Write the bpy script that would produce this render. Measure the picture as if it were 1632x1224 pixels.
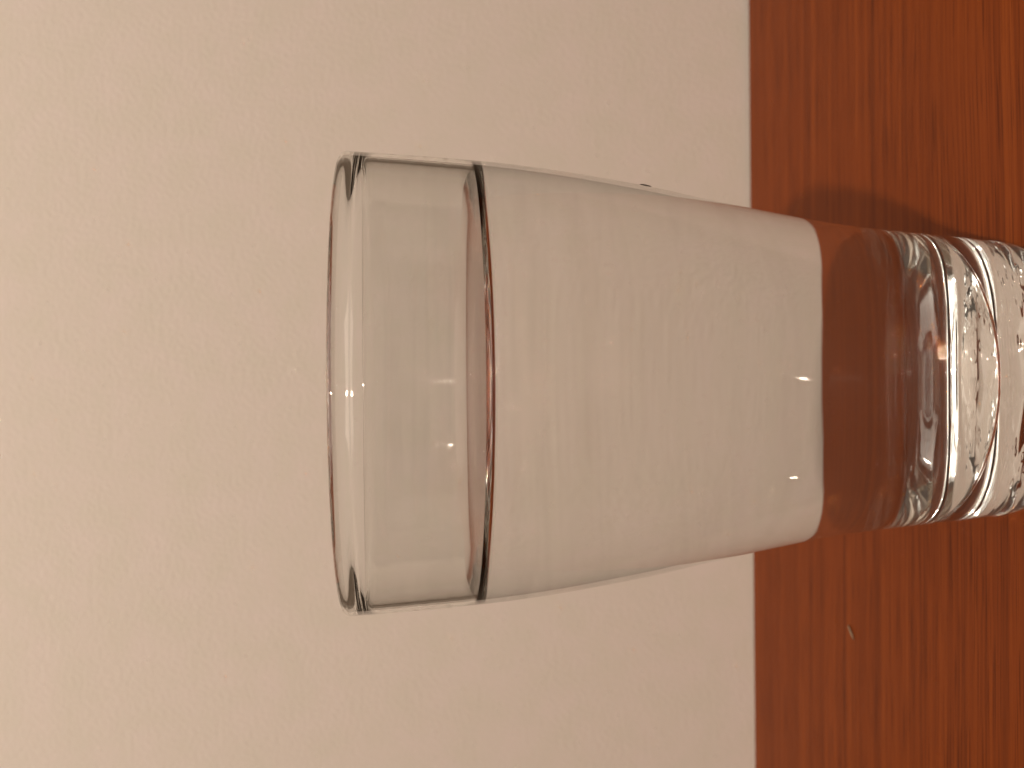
import bpy, math, random
from mathutils import Vector, Matrix
import numpy as np

C = bpy.context.scene
for o in list(bpy.data.objects):
    bpy.data.objects.remove(o, do_unlink=True)
R = 0.041                       # rim radius of the tumbler, metres
EYE = 2.80 * R                  # camera height over the table
DIST = 4.148 * R                # camera to glass axis

# ------------------------------------------------------------------ camera
cam_d = bpy.data.cameras.new('camera')
cam = bpy.data.objects.new('camera', cam_d)
C.collection.objects.link(cam)
C.camera = cam
F = 1480.0
cam_d.sensor_fit = 'HORIZONTAL'
cam_d.sensor_width = 36.0
cam_d.lens = F / 1632 * 36
cam_d.clip_start = 0.005
cam_d.clip_end = 50
cam_d.dof.use_dof = True
cam_d.dof.focus_distance = 0.150
cam_d.dof.aperture_fstop = 24
pitch, roll = math.radians(6.5), math.radians(-0.48)
fwd = Vector((0, math.cos(pitch), -math.sin(pitch)))
down = Vector((0, -math.sin(pitch), -math.cos(pitch)))
right = Vector((1, 0, 0))
# portrait phone held upright, file stored on its side: image +x = scene down, image +y = scene right
ix = (down * math.cos(roll) + right * math.sin(roll)).normalized()
iy = (right * math.cos(roll) - down * math.sin(roll)).normalized()
m = Matrix((ix, iy, -fwd)).transposed().to_4x4()
m.translation = Vector((-0.0003, -DIST, EYE))
cam.matrix_world = m

# ------------------------------------------------------------------ light
w = bpy.data.worlds.new('World')
C.world = w
w.use_nodes = True
bg = w.node_tree.nodes['Background']
bg.inputs[0].default_value = (1.0, 0.86, 0.70, 1)
bg.inputs[1].default_value = 0.06

def lamp(name, kind, loc, power, col, size, aim=None):
    d = bpy.data.lights.new(name, kind)
    d.energy = power
    d.color = col
    if kind == 'POINT':
        d.shadow_soft_size = size
    else:
        d.shape = 'SQUARE'
        d.size = size
    o = bpy.data.objects.new(name, d)
    o.location = loc
    if aim is not None:
        o.rotation_euler = (Vector(aim) - Vector(loc)).to_track_quat('-Z', 'Y').to_euler()
    C.collection.objects.link(o)
    return o

WARM = (1.0, 0.82, 0.66)
lamp('ceiling_lamp', 'POINT', (-0.10, -0.86, 1.38), 61.0, WARM, 0.026)
for d_ in (8.4, 9.7, 11.4, 13.8, 17.5):   # far pendant lamps across the room, seen as a row of glints in the glass
    lamp('pendant_lamp', 'POINT', (-0.15, -d_, 0.72), 0.24 * d_ ** 2, WARM, 0.0018 * d_)
for x_, y_ in ((5.6, -7.2), (6.6, -8.4), (6.9, -9.6)):
    lamp('pendant_lamp', 'POINT', (x_, y_, 0.72), 7.0, WARM, 0.020)
lamp('ceiling_bounce_fill', 'AREA', (0.05, -0.24, 0.98), 7.9, (1.0, 0.87, 0.74), 0.9, (0.05, -0.24, 0.0))  # added soft fill standing in for bounce off an unseen ceiling

C.view_settings.view_transform = 'Standard'
C.view_settings.look = 'None'
C.view_settings.exposure = -0.09
C.view_settings.gamma = 1.0
C.render.engine = 'CYCLES'
cy = C.cycles
cy.max_bounces = 40
cy.transmission_bounces = 40
cy.glossy_bounces = 24
cy.diffuse_bounces = 4
cy.caustics_reflective = True
cy.caustics_refractive = True
cy.blur_glossy = 0.0
cy.sample_clamp_indirect = 600.0
cy.use_denoising = True
try:
    cy.denoiser = 'OPENIMAGEDENOISE'
    cy.denoising_input_passes = 'RGB_ALBEDO_NORMAL'
except Exception:
    pass

# ------------------------------------------------------------------ materials
def mat(name):
    m_ = bpy.data.materials.new(name)
    m_.use_nodes = True
    nt = m_.node_tree
    return m_, nt, nt.nodes, nt.links

def glass(name, ior, col):
    m_, nt, N, L = mat(name)
    N.clear()
    out = N.new('ShaderNodeOutputMaterial')
    g = N.new('ShaderNodeBsdfGlass')
    g.inputs['Color'].default_value = (*col, 1)
    g.inputs['Roughness'].default_value = 0.0
    g.inputs['IOR'].default_value = ior
    L.new(g.outputs[0], out.inputs['Surface'])
    return m_

N_GLASS, N_WATER = 1.52, 1.333
M_GLASS = glass('clear_glass', N_GLASS, (0.988, 0.991, 0.986))
M_WATER_TOP = glass('water_surface', N_WATER, (1, 1, 1))
M_WATER_WET = glass('water_against_glass', N_WATER / N_GLASS, (0.995, 0.997, 0.995))

def reflection_streaked(name, ior, col):
    """clear glass with faint reflection bands imitated by gloss streaks round the body"""
    m_ = glass(name, ior, col)
    nt = m_.node_tree; N = nt.nodes; L = nt.links
    g = [n for n in N if n.type == 'BSDF_GLASS'][0]
    out = [n for n in N if n.type == 'OUTPUT_MATERIAL'][0]
    tc = N.new('ShaderNodeTexCoord')
    mp = N.new('ShaderNodeMapping'); mp.inputs['Scale'].default_value = (14, 14, 330)
    L.new(tc.outputs['Object'], mp.inputs['Vector'])
    a = N.new('ShaderNodeTexNoise'); a.inputs['Scale'].default_value = 1; a.inputs['Detail'].default_value = 4
    L.new(mp.outputs[0], a.inputs['Vector'])
    b = N.new('ShaderNodeTexNoise'); b.inputs['Scale'].default_value = 38; b.inputs['Detail'].default_value = 2
    L.new(tc.outputs['Object'], b.inputs['Vector'])
    mu = N.new('ShaderNodeMath'); mu.operation = 'MULTIPLY'
    L.new(a.outputs['Fac'], mu.inputs[0]); L.new(b.outputs['Fac'], mu.inputs[1])
    r = N.new('ShaderNodeMapRange')
    r.inputs['From Min'].default_value = 0.24; r.inputs['From Max'].default_value = 0.40
    r.inputs['To Min'].default_value = 0.0; r.inputs['To Max'].default_value = 0.045
    L.new(mu.outputs[0], r.inputs['Value'])
    gl = N.new('ShaderNodeBsdfGlossy'); gl.inputs['Roughness'].default_value = 0.42
    gl.inputs['Color'].default_value = (0.9, 0.92, 0.92, 1)
    mx = N.new('ShaderNodeMixShader')
    sp = N.new('ShaderNodeSeparateXYZ'); L.new(tc.outputs['Object'], sp.inputs[0])
    hz = N.new('ShaderNodeMapRange'); hz.inputs['From Min'].default_value = 0.036; hz.inputs['From Max'].default_value = 0.056
    L.new(sp.outputs['Z'], hz.inputs['Value'])
    mm = N.new('ShaderNodeMath'); mm.operation = 'MULTIPLY'
    L.new(r.outputs[0], mm.inputs[0]); L.new(hz.outputs[0], mm.inputs[1])
    L.new(mm.outputs[0], mx.inputs[0]); L.new(g.outputs[0], mx.inputs[1]); L.new(gl.outputs[0], mx.inputs[2])
    L.new(mx.outputs[0], out.inputs['Surface'])
    return m_

def wall_mat():
    m_, nt, N, L = mat('painted_plaster')
    b = N['Principled BSDF']
    b.inputs['Roughness'].default_value = 0.75
    tc = N.new('ShaderNodeTexCoord')
    n1 = N.new('ShaderNodeTexNoise'); n1.inputs['Scale'].default_value = 640; n1.inputs['Detail'].default_value = 3
    n2 = N.new('ShaderNodeTexNoise'); n2.inputs['Scale'].default_value = 90; n2.inputs['Detail'].default_value = 4
    n3 = N.new('ShaderNodeTexNoise'); n3.inputs['Scale'].default_value = 1500; n3.inputs['Detail'].default_value = 2
    for n in (n1, n2, n3):
        L.new(tc.outputs['Object'], n.inputs['Vector'])
    r = N.new('ShaderNodeValToRGB')
    r.color_ramp.elements[0].position = 0.3; r.color_ramp.elements[0].color = (0.775, 0.732, 0.650, 1)
    r.color_ramp.elements[1].position = 0.7; r.color_ramp.elements[1].color = (0.812, 0.745, 0.690, 1)
    L.new(n2.outputs['Fac'], r.inputs['Fac'])
    L.new(r.outputs['Color'], b.inputs['Base Color'])
    ad = N.new('ShaderNodeMath'); ad.operation = 'MULTIPLY_ADD'; ad.inputs[1].default_value = 0.35
    L.new(n3.outputs['Fac'], ad.inputs[0]); L.new(n1.outputs['Fac'], ad.inputs[2])
    bp = N.new('ShaderNodeBump'); bp.inputs['Strength'].default_value = 0.18; bp.inputs['Distance'].default_value = 0.0006
    L.new(ad.outputs[0], bp.inputs['Height']); L.new(bp.outputs[0], b.inputs['Normal'])
    return m_

def wood_mat():
    m_, nt, N, L = mat('reddish_hardwood')
    b = N['Principled BSDF']
    tc = N.new('ShaderNodeTexCoord')
    warp = N.new('ShaderNodeTexNoise'); warp.inputs['Scale'].default_value = 6; warp.inputs['Detail'].default_value = 2
    L.new(tc.outputs['Object'], warp.inputs['Vector'])
    wv = N.new('ShaderNodeVectorMath'); wv.operation = 'SCALE'; wv.inputs['Scale'].default_value = 0.006
    L.new(warp.outputs['Color'], wv.inputs[0])
    add = N.new('ShaderNodeVectorMath'); add.operation = 'ADD'
    L.new(tc.outputs['Object'], add.inputs[0]); L.new(wv.outputs[0], add.inputs[1])
    def streak(sx, sy, det, rough=0.55):
        mp = N.new('ShaderNodeMapping'); mp.inputs['Scale'].default_value = (sx, sy, 1)
        L.new(add.outputs[0], mp.inputs['Vector'])
        n = N.new('ShaderNodeTexNoise'); n.inputs['Scale'].default_value = 1.0
        n.inputs['Detail'].default_value = det; n.inputs['Roughness'].default_value = rough
        L.new(mp.outputs[0], n.inputs['Vector'])
        return n
    broad = streak(0.9, 165, 5, 0.6)
    fine = streak(5, 1150, 4, 0.7)
    pore = streak(45, 2800, 2, 0.5)
    mid = streak(2, 290, 3)
    r = N.new('ShaderNodeValToRGB')
    e = r.color_ramp.elements
    e[0].position = 0.33; e[0].color = (0.086, 0.0165, 0.0026, 1)
    e[1].position = 0.68; e[1].color = (0.230, 0.051, 0.0074, 1)
    k = e.new(0.50); k.color = (0.158, 0.0315, 0.0042, 1)
    def mixv(a, bb, f):
        x = N.new('ShaderNodeMix'); x.data_type = 'FLOAT'; x.inputs[0].default_value = f
        L.new(a, x.inputs[2]); L.new(bb, x.inputs[3])
        return x.outputs[0]
    v = mixv(mixv(broad.outputs['Fac'], mid.outputs['Fac'], 0.5), fine.outputs['Fac'], 0.42)
    L.new(v, r.inputs['Fac'])
    pr = N.new('ShaderNodeValToRGB')
    pr.color_ramp.elements[0].position = 0.34; pr.color_ramp.elements[0].color = (0.40, 0.34, 0.30, 1)
    pr.color_ramp.elements[1].position = 0.46; pr.color_ramp.elements[1].color = (1, 1, 1, 1)
    L.new(pore.outputs['Fac'], pr.inputs['Fac'])
    mx = N.new('ShaderNodeMix'); mx.data_type = 'RGBA'; mx.blend_type = 'MULTIPLY'; mx.inputs[0].default_value = 0.8
    L.new(r.outputs['Color'], mx.inputs[6]); L.new(pr.outputs['Color'], mx.inputs[7])
    L.new(mx.outputs[2], b.inputs['Base Color'])
    b.inputs['Roughness'].default_value = 0.48
    b.inputs['IOR'].default_value = 1.45
    b.inputs['Specular IOR Level'].default_value = 0.14
    bp = N.new('ShaderNodeBump'); bp.inputs['Strength'].default_value = 0.12; bp.inputs['Distance'].default_value = 0.0003
    L.new(v, bp.inputs['Height']); L.new(bp.outputs[0], b.inputs['Normal'])
    return m_

def plain(name, col, rough=0.6):
    m_, nt, N, L = mat(name)
    b = N['Principled BSDF']
    n = N.new('ShaderNodeTexNoise'); n.inputs['Scale'].default_value = 900
    r = N.new('ShaderNodeValToRGB')
    r.color_ramp.elements[0].color = (*[c * 0.8 for c in col], 1)
    r.color_ramp.elements[1].color = (*[min(1, c * 1.15) for c in col], 1)
    tc = N.new('ShaderNodeTexCoord')
    L.new(tc.outputs['Object'], n.inputs['Vector'])
    L.new(n.outputs['Fac'], r.inputs['Fac']); L.new(r.outputs['Color'], b.inputs['Base Color'])
    b.inputs['Roughness'].default_value = rough
    return m_

M_BODY = reflection_streaked('reflection_streak_glass', N_GLASS, (0.988, 0.991, 0.986))  # gloss streaks painted in to stand for faint reflections
M_WALL, M_WOOD = wall_mat(), wood_mat()
M_DARK_SLAB = plain('added_slab_dark', (0.16, 0.13, 0.10), 0.5)  # for the added slabs that darken the glass edges

# ------------------------------------------------------------------ helpers
def link(name, verts, faces, mats, parent=None, smooth=True, normals=None, fmat=None, loc=None):
    me = bpy.data.meshes.new(name)
    me.from_pydata(verts, [], faces)
    for mm in (mats if isinstance(mats, list) else [mats]):
        me.materials.append(mm)
    if fmat is not None:
        me.polygons.foreach_set('material_index', fmat)
    if smooth:
        me.polygons.foreach_set('use_smooth', [True] * len(me.polygons))
    me.update()
    if normals is not None:
        me.normals_split_custom_set_from_vertices(normals)
    o = bpy.data.objects.new(name, me)
    C.collection.objects.link(o)
    if parent is not None:
        o.parent = parent
    if loc is not None:
        o.location = loc
    return o

def box(name, x0, x1, y0, y1, z0, z1, m_, bevel=0.0):
    import bmesh
    bm = bmesh.new()
    bmesh.ops.create_cube(bm, size=1)
    for v in bm.verts:
        v.co = Vector(((x0 + x1) / 2 + v.co.x * (x1 - x0), (y0 + y1) / 2 + v.co.y * (y1 - y0), (z0 + z1) / 2 + v.co.z * (z1 - z0)))
    if bevel:
        bmesh.ops.bevel(bm, geom=bm.edges[:], offset=bevel, segments=3, affect='EDGES', profile=0.6)
    me = bpy.data.meshes.new(name)
    bm.to_mesh(me); bm.free()
    me.materials.append(m_)
    o = bpy.data.objects.new(name, me)
    C.collection.objects.link(o)
    return o

SEG = 256
ANG = [2 * math.pi * i / SEG for i in range(SEG)]
def prof_normals(P):
    """outward normals: left of the travel direction turned so that travel goes up the outside"""
    P = np.array(P, float)
    T = np.gradient(P, axis=0)
    T /= np.maximum(np.linalg.norm(T, axis=1, keepdims=True), 1e-12)
    return np.stack([T[:, 1], -T[:, 0]], 1)

def lathe(name, P, Nn, m_, parent=None, bump=None, fm=None):
    """P: (r, z) rows in order; faces wound so the normal is Nn's side (right of the travel direction)."""
    V, NV, Fc, ring = [], [], [], []
    for (r, z), (nr, nz) in zip(P, Nn):
        if r < 1e-7:
            ring.append([len(V)])
            V.append((0, 0, z)); NV.append((0, 0, 1 if nz > 0 else -1))
            continue
        ids = []
        for a in ANG:
            ids.append(len(V))
            dz = bump(r, a, z) if bump else 0.0
            V.append((r * math.cos(a), r * math.sin(a), z + dz))
            NV.append((nr * math.cos(a), nr * math.sin(a), nz))
        ring.append(ids)
    fmi = []
    for k in range(len(ring) - 1):
        A, B = ring[k], ring[k + 1]
        for i in range(SEG):
            j = (i + 1) % SEG
            if len(A) == 1:
                Fc.append((A[0], B[j], B[i]))
            elif len(B) == 1:
                Fc.append((A[i], A[j], B[0]))
            else:
                Fc.append((A[i], A[j], B[j], B[i]))
            fmi.append(0 if fm is None else fm[k])
    return link(name, V, Fc, m_, parent, True, None if bump else NV, fmi)

def spline(xs, ys, n):
    """monotone-ish cubic (Catmull-Rom on uneven knots) resampled at n points"""
    xs, ys = np.array(xs, float), np.array(ys, float)
    d = np.gradient(ys, xs)
    t = np.linspace(xs[0], xs[-1], n)
    out = []
    for q in t:
        i = min(max(np.searchsorted(xs, q) - 1, 0), len(xs) - 2)
        h = xs[i + 1] - xs[i]; s = (q - xs[i]) / h
        out.append((2*s**3 - 3*s*s + 1) * ys[i] + (s**3 - 2*s*s + s) * h * d[i] + (-2*s**3 + 3*s*s) * ys[i+1] + (s**3 - s*s) * h * d[i+1])
    return t, np.array(out)

# ------------------------------------------------------------------ setting
WALL_Y = 3.18 * R
wall = box('wall', -0.139, 0.139, 0.0, 0.12, -0.75, 1.7, M_WALL)
wall.location = (0, WALL_Y, 0)
wall.rotation_euler = (0, 0, math.radians(0.4))
wall['kind'] = 'structure'
for sx in (-1, 1):                     # added dark slabs beside the wall, out of frame, to darken the glass edges
    slab = box('added_dark_slab', -0.6, 0.6, 0.0, 0.10, -0.75, 1.7, M_DARK_SLAB, 0.001)
    slab.location = (sx * 0.741, WALL_Y + 0.012, 0)
    slab['kind'] = 'structure'

table = box('table', -0.75, 0.75, -0.62, WALL_Y - 0.0009, -0.032, 0.0, M_WOOD, 0.0006)
table['label'] = 'reddish brown straight-grained wooden tabletop pushed against the cream wall'
table['category'] = 'table'

# ------------------------------------------------------------------ tumbler
ZW = EYE - 0.325 * R                   # still water level
ZB = 0.40 * R                          # inside bottom
ZTOP = EYE + 0.262 * R
LIP = 0.030 * R
WALL_T = 0.036 * R                     # wall thickness under the rim's bead
# outside wall, read off the outline in the photograph (radius against height)
oz = [-2.69, -2.62, -2.50, -2.389, -2.16, -1.97, -1.786, -1.524, -1.30, -1.092, -0.88, -0.677, -0.48, -0.297, -0.14, 0.019, 0.236]
orr = [0.651, 0.657, 0.668, 0.677, 0.696, 0.716, 0.741, 0.784, 0.824, 0.865, 0.899, 0.928, 0.951, 0.967, 0.977, 0.986, 0.996]
tz, tr = spline(oz, orr, 150)
out_z, out_r = EYE + tz * R, tr * R
heel = []
zc, rc = EYE - 2.69 * R, 0.651 * R      # heel: quarter ellipse from the wall into the foot ring
a_, b_ = 0.055 * R, zc
for k in range(1, 17):
    t = math.pi / 2 * k / 16
    heel.append((rc - a_ * (1 - math.cos(t)), zc - b_ * math.sin(t)))
foot = []
r_in = 0.56 * R
for k in range(1, 5):
    foot.append((heel[-1][0] + (r_in - heel[-1][0]) * k / 4, 0.0))
punt = []
REC = 0.105 * R                         # recess under the base
for k in range(1, 15):
    t = k / 14
    punt.append((r_in - 0.29 * R * t, REC * 0.86 * (3 * t * t - 2 * t ** 3)))
rp = punt[-1][0]
for k in range(1, 25):
    t = k / 24
    punt.append((rp * (1 - t), REC * (0.86 + 0.14 * math.sin(t * math.pi / 2))))
punt[-1] = (0.0, punt[-1][1])
base_bottom = list(reversed(punt)) + list(reversed(foot)) + list(reversed(heel))   # centre -> outside, then up
outer = [(r, z) for r, z in zip(out_r, out_z)]
# rim lip: half torus over the wall's top
thick_top = 2 * LIP
rt, zt = outer[-1]
lip = []
for k in range(1, 24):
    t = math.pi * k / 24
    lip.append((rt - LIP + LIP * math.cos(t), zt + LIP * 1.05 * math.sin(t)))
# inside wall going down
def outer_at(z):
    return float(np.interp(z, out_z, out_r))
def inner_at(z):
    s = (zt - z) / (zt - ZB)
    th = WALL_T + 0.016 * R * s + (thick_top - WALL_T) * math.exp(-((zt - z) / (0.045 * R)) ** 2)
    return outer_at(z) - th + 3.0e-6 * math.sin(z * 2100) + 2.4e-6 * math.sin(z * 3370 + 1.3)
MEN = 0.050 * R                        # meniscus climb
z_edge = ZW + MEN
dry = [(inner_at(z), z) for z in np.linspace(zt, z_edge, 72)]
fil = 0.06 * R
zf = ZB + fil
wet = [(inner_at(z), z) for z in np.linspace(z_edge, zf, 110)]
rf = wet[-1][0]
bot = []
for k in range(1, 25):
    t = math.pi / 2 * k / 24
    bot.append((rf - fil * (1 - math.cos(t)), zf - fil * math.sin(t)))
r0 = bot[-1][0]
for k in range(1, 25):
    t = k / 24
    bot.append((r0 * (1 - t), ZB - 0.02 * R * (1 - (1 - t) ** 2)))
bot[-1] = (0.0, bot[-1][1])

whole = base_bottom + outer + lip + dry
wn = prof_normals(whole)
nb, no, nl = len(base_bottom), len(outer), len(lip)
k_base = nb + int(np.searchsorted(out_z, ZB))
k_rim = nb + no - 6
k_dry = nb + no + nl + 5

glass_e = bpy.data.objects.new('tumbler', None)
C.collection.objects.link(glass_e)
glass_e['label'] = 'clear tapered glass tumbler with a thick heavy base standing on the wooden table'
glass_e['category'] = 'tumbler'

rnd = random.Random(4)
dots = []
for _ in range(190):                    # pressed stippling under the base
    rr = R * (0.06 + 0.31 * math.sqrt(rnd.random())); aa = rnd.uniform(0, 2 * math.pi)
    dots.append((rr * math.cos(aa), rr * math.sin(aa), rnd.uniform(0.00035, 0.0009), rnd.uniform(0.00002, 0.00010)))
DA = np.array(dots)
def stipple(r, a, z):
    if r > 0.535 * R or z > 0.2 * R:
        return 0.0
    x, y = r * math.cos(a), r * math.sin(a)
    q = ((DA[:, 0] - x) ** 2 + (DA[:, 1] - y) ** 2) / DA[:, 2] ** 2
    sw = max(0.0, math.sin(math.pi * min(1.0, r / (0.54 * R))))     # slight swirl left by the mould
    swirl = 0.0030 * R * sw * sw * (math.sin(2 * a + 15 * r / R) + 0.6 * math.sin(3 * a - 9 * r / R + 1.0))
    return float((DA[:, 3] * np.exp(-q * 1.5)).sum()) + swirl
def dense(P, step):
    out = [P[0]]
    for a, b in zip(P[:-1], P[1:]):
        n = max(1, int(math.hypot(b[0] - a[0], b[1] - a[1]) / step))
        out += [(a[0] + (b[0] - a[0]) * i / n, a[1] + (b[1] - a[1]) * i / n) for i in range(1, n + 1)]
    return out
def lathe_bumped(name, P, Nn, m_, parent, bump):
    """lathe whose bumped part takes numeric normals, so the foot's stippling is real relief"""
    V, NV, Fc, ring = [], [], [], []
    h = 0.00006
    for (r, z), (nr, nz) in zip(P, Nn):
        if r < 1e-7:
            ring.append([len(V)]); V.append((0, 0, z)); NV.append((0, 0, 1 if nz > 0 else -1)); continue
        ids = []
        for a in ANG:
            ids.append(len(V))
            d = bump(r, a, z)
            n = Vector((nr * math.cos(a), nr * math.sin(a), nz))
            if r < 0.54 * R and z < 0.2 * R:
                gr = (bump(r + h, a, z) - bump(r - h, a, z)) / (2 * h)
                ga = (bump(r, a + h / r, z) - bump(r, a - h / r, z)) / (2 * h)
                n = (n + gr * Vector((math.cos(a), math.sin(a), 0)) + ga * Vector((-math.sin(a), math.cos(a), 0))).normalized()
            V.append((r * math.cos(a), r * math.sin(a), z + d)); NV.append(n)
        ring.append(ids)
    for k in range(len(ring) - 1):
        A, B = ring[k], ring[k + 1]
        for i in range(SEG):
            j = (i + 1) % SEG
            if len(A) == 1: Fc.append((A[0], B[j], B[i]))
            elif len(B) == 1: Fc.append((A[i], A[j], B[0]))
            else: Fc.append((A[i], A[j], B[j], B[i]))
    return link(name, V, Fc, m_, parent, True, NV)
# base: resample the underside finely enough for the relief
und = dense(whole[:nb], 0.00025)
baseP = und + whole[nb:k_base + 1]
baseN = np.concatenate([prof_normals(und + whole[nb:nb + 2])[:len(und)], wn[nb:k_base + 1]])
lathe_bumped('base', baseP, baseN, M_GLASS, glass_e, stipple)
lathe('body', whole[k_base:k_rim + 1], wn[k_base:k_rim + 1], M_BODY, glass_e)
lathe('rim', whole[k_rim:k_dry + 1], wn[k_rim:k_dry + 1], M_GLASS, glass_e)
lathe('inner_wall', whole[k_dry:], wn[k_dry:], M_GLASS, glass_e)

# ------------------------------------------------------------------ water
top = []
re = wet[0][0]
Lm = 0.055 * R
for k in range(60):
    s = (k / 59) ** 2.2
    d = s * re
    top.append((re - d, ZW + MEN * math.exp(-d / Lm)))
top[0] = (re, z_edge)
top[-1] = (0.0, ZW)
side = list(reversed(wet + bot))          # centre of bottom -> up the wall
sn = prof_normals(side)                   # points outward, into the glass
tn = prof_normals(top)
Vw = side + top
fm = [1] * (len(side) - 1) + [1] + [0] * (len(top) - 1)
water = lathe('water', side + top, np.concatenate([sn, tn]), [M_WATER_TOP, M_WATER_WET], None, None,
              [1] * (len(side) - 1) + [0] * len(top))
water['label'] = 'clear still water filling the glass tumbler to a finger-width or two below its rim'
water['category'] = 'water'
# small dark opaque speck on the glass, at the scene's right edge
def ellipsoid(name, c, rad, m_, parent, nu=24, nv=14):
    V, Fc = [], []
    for j in range(nv + 1):
        t = math.pi * j / nv
        for i in range(nu):
            a = 2 * math.pi * i / nu
            V.append((c[0] + rad[0] * math.sin(t) * math.cos(a), c[1] + rad[1] * math.sin(t) * math.sin(a), c[2] + rad[2] * math.cos(t)))
    for j in range(nv):
        for i in range(nu):
            k = (i + 1) % nu
            Fc.append((j * nu + i, (j + 1) * nu + i, (j + 1) * nu + k, j * nu + k))
    return link(name, V, Fc, m_, parent)
zb = EYE - 1.045 * R
ab = math.radians(-12.5)
rb = outer_at(zb) + 0.00002
spk = ellipsoid('dark_speck', (0, 0, 0), (0.00022, 0.0007, 0.0011), plain('speck_dark', (0.02, 0.018, 0.016)), glass_e)
spk.location = (rb * math.cos(ab), rb * math.sin(ab), zb)
spk.rotation_euler = (0, math.radians(10), ab)

# pale lint fibre lying on the table
def fibre(pts, rad, name):
    V, Fc = [], []
    n = 6
    P = [Vector(p) for p in pts]
    for i, p in enumerate(P):
        t = (P[min(i + 1, len(P) - 1)] - P[max(i - 1, 0)]).normalized()
        u = t.cross(Vector((0, 0, 1))).normalized(); v = u.cross(t)
        rr = rad * (0.35 if i in (0, len(P) - 1) else 1)
        for k in range(n):
            a = 2 * math.pi * k / n
            V.append(p + u * rr * math.cos(a) + v * rr * math.sin(a))
    for i in range(len(P) - 1):
        for k in range(n):
            Fc.append((i * n + k, i * n + (k + 1) % n, (i + 1) * n + (k + 1) % n, (i + 1) * n + k))
    Fc.append(tuple(range(n - 1, -1, -1))); Fc.append(tuple(range((len(P) - 1) * n, len(P) * n)))
    return link(name, V, Fc, plain('pale_lint', (0.30, 0.22, 0.14)))
def on_table(px, py):
    d = (fwd + ix * ((px - 816) / F) + iy * ((612 - py) / F))
    o0 = m.translation
    return o0 + d * (-o0.z / d.z)
pa = on_table(1353, 996); pb = on_table(1362, 1020)
pts = [pa.lerp(pb, t) + Vector((0.0006 * math.sin(t * 3), 0, 0.0002 + 0.0003 * math.sin(t * math.pi))) for t in (0, 0.2, 0.4, 0.6, 0.8, 1)]
fb = fibre(pts, 0.00022, 'lint')
fb['label'] = 'tiny pale scrap of lint lying on the bare wood left of the tumbler'
fb['category'] = 'lint'
print('heights', ZTOP, zt, ZW, ZB, len(water.data.polygons))
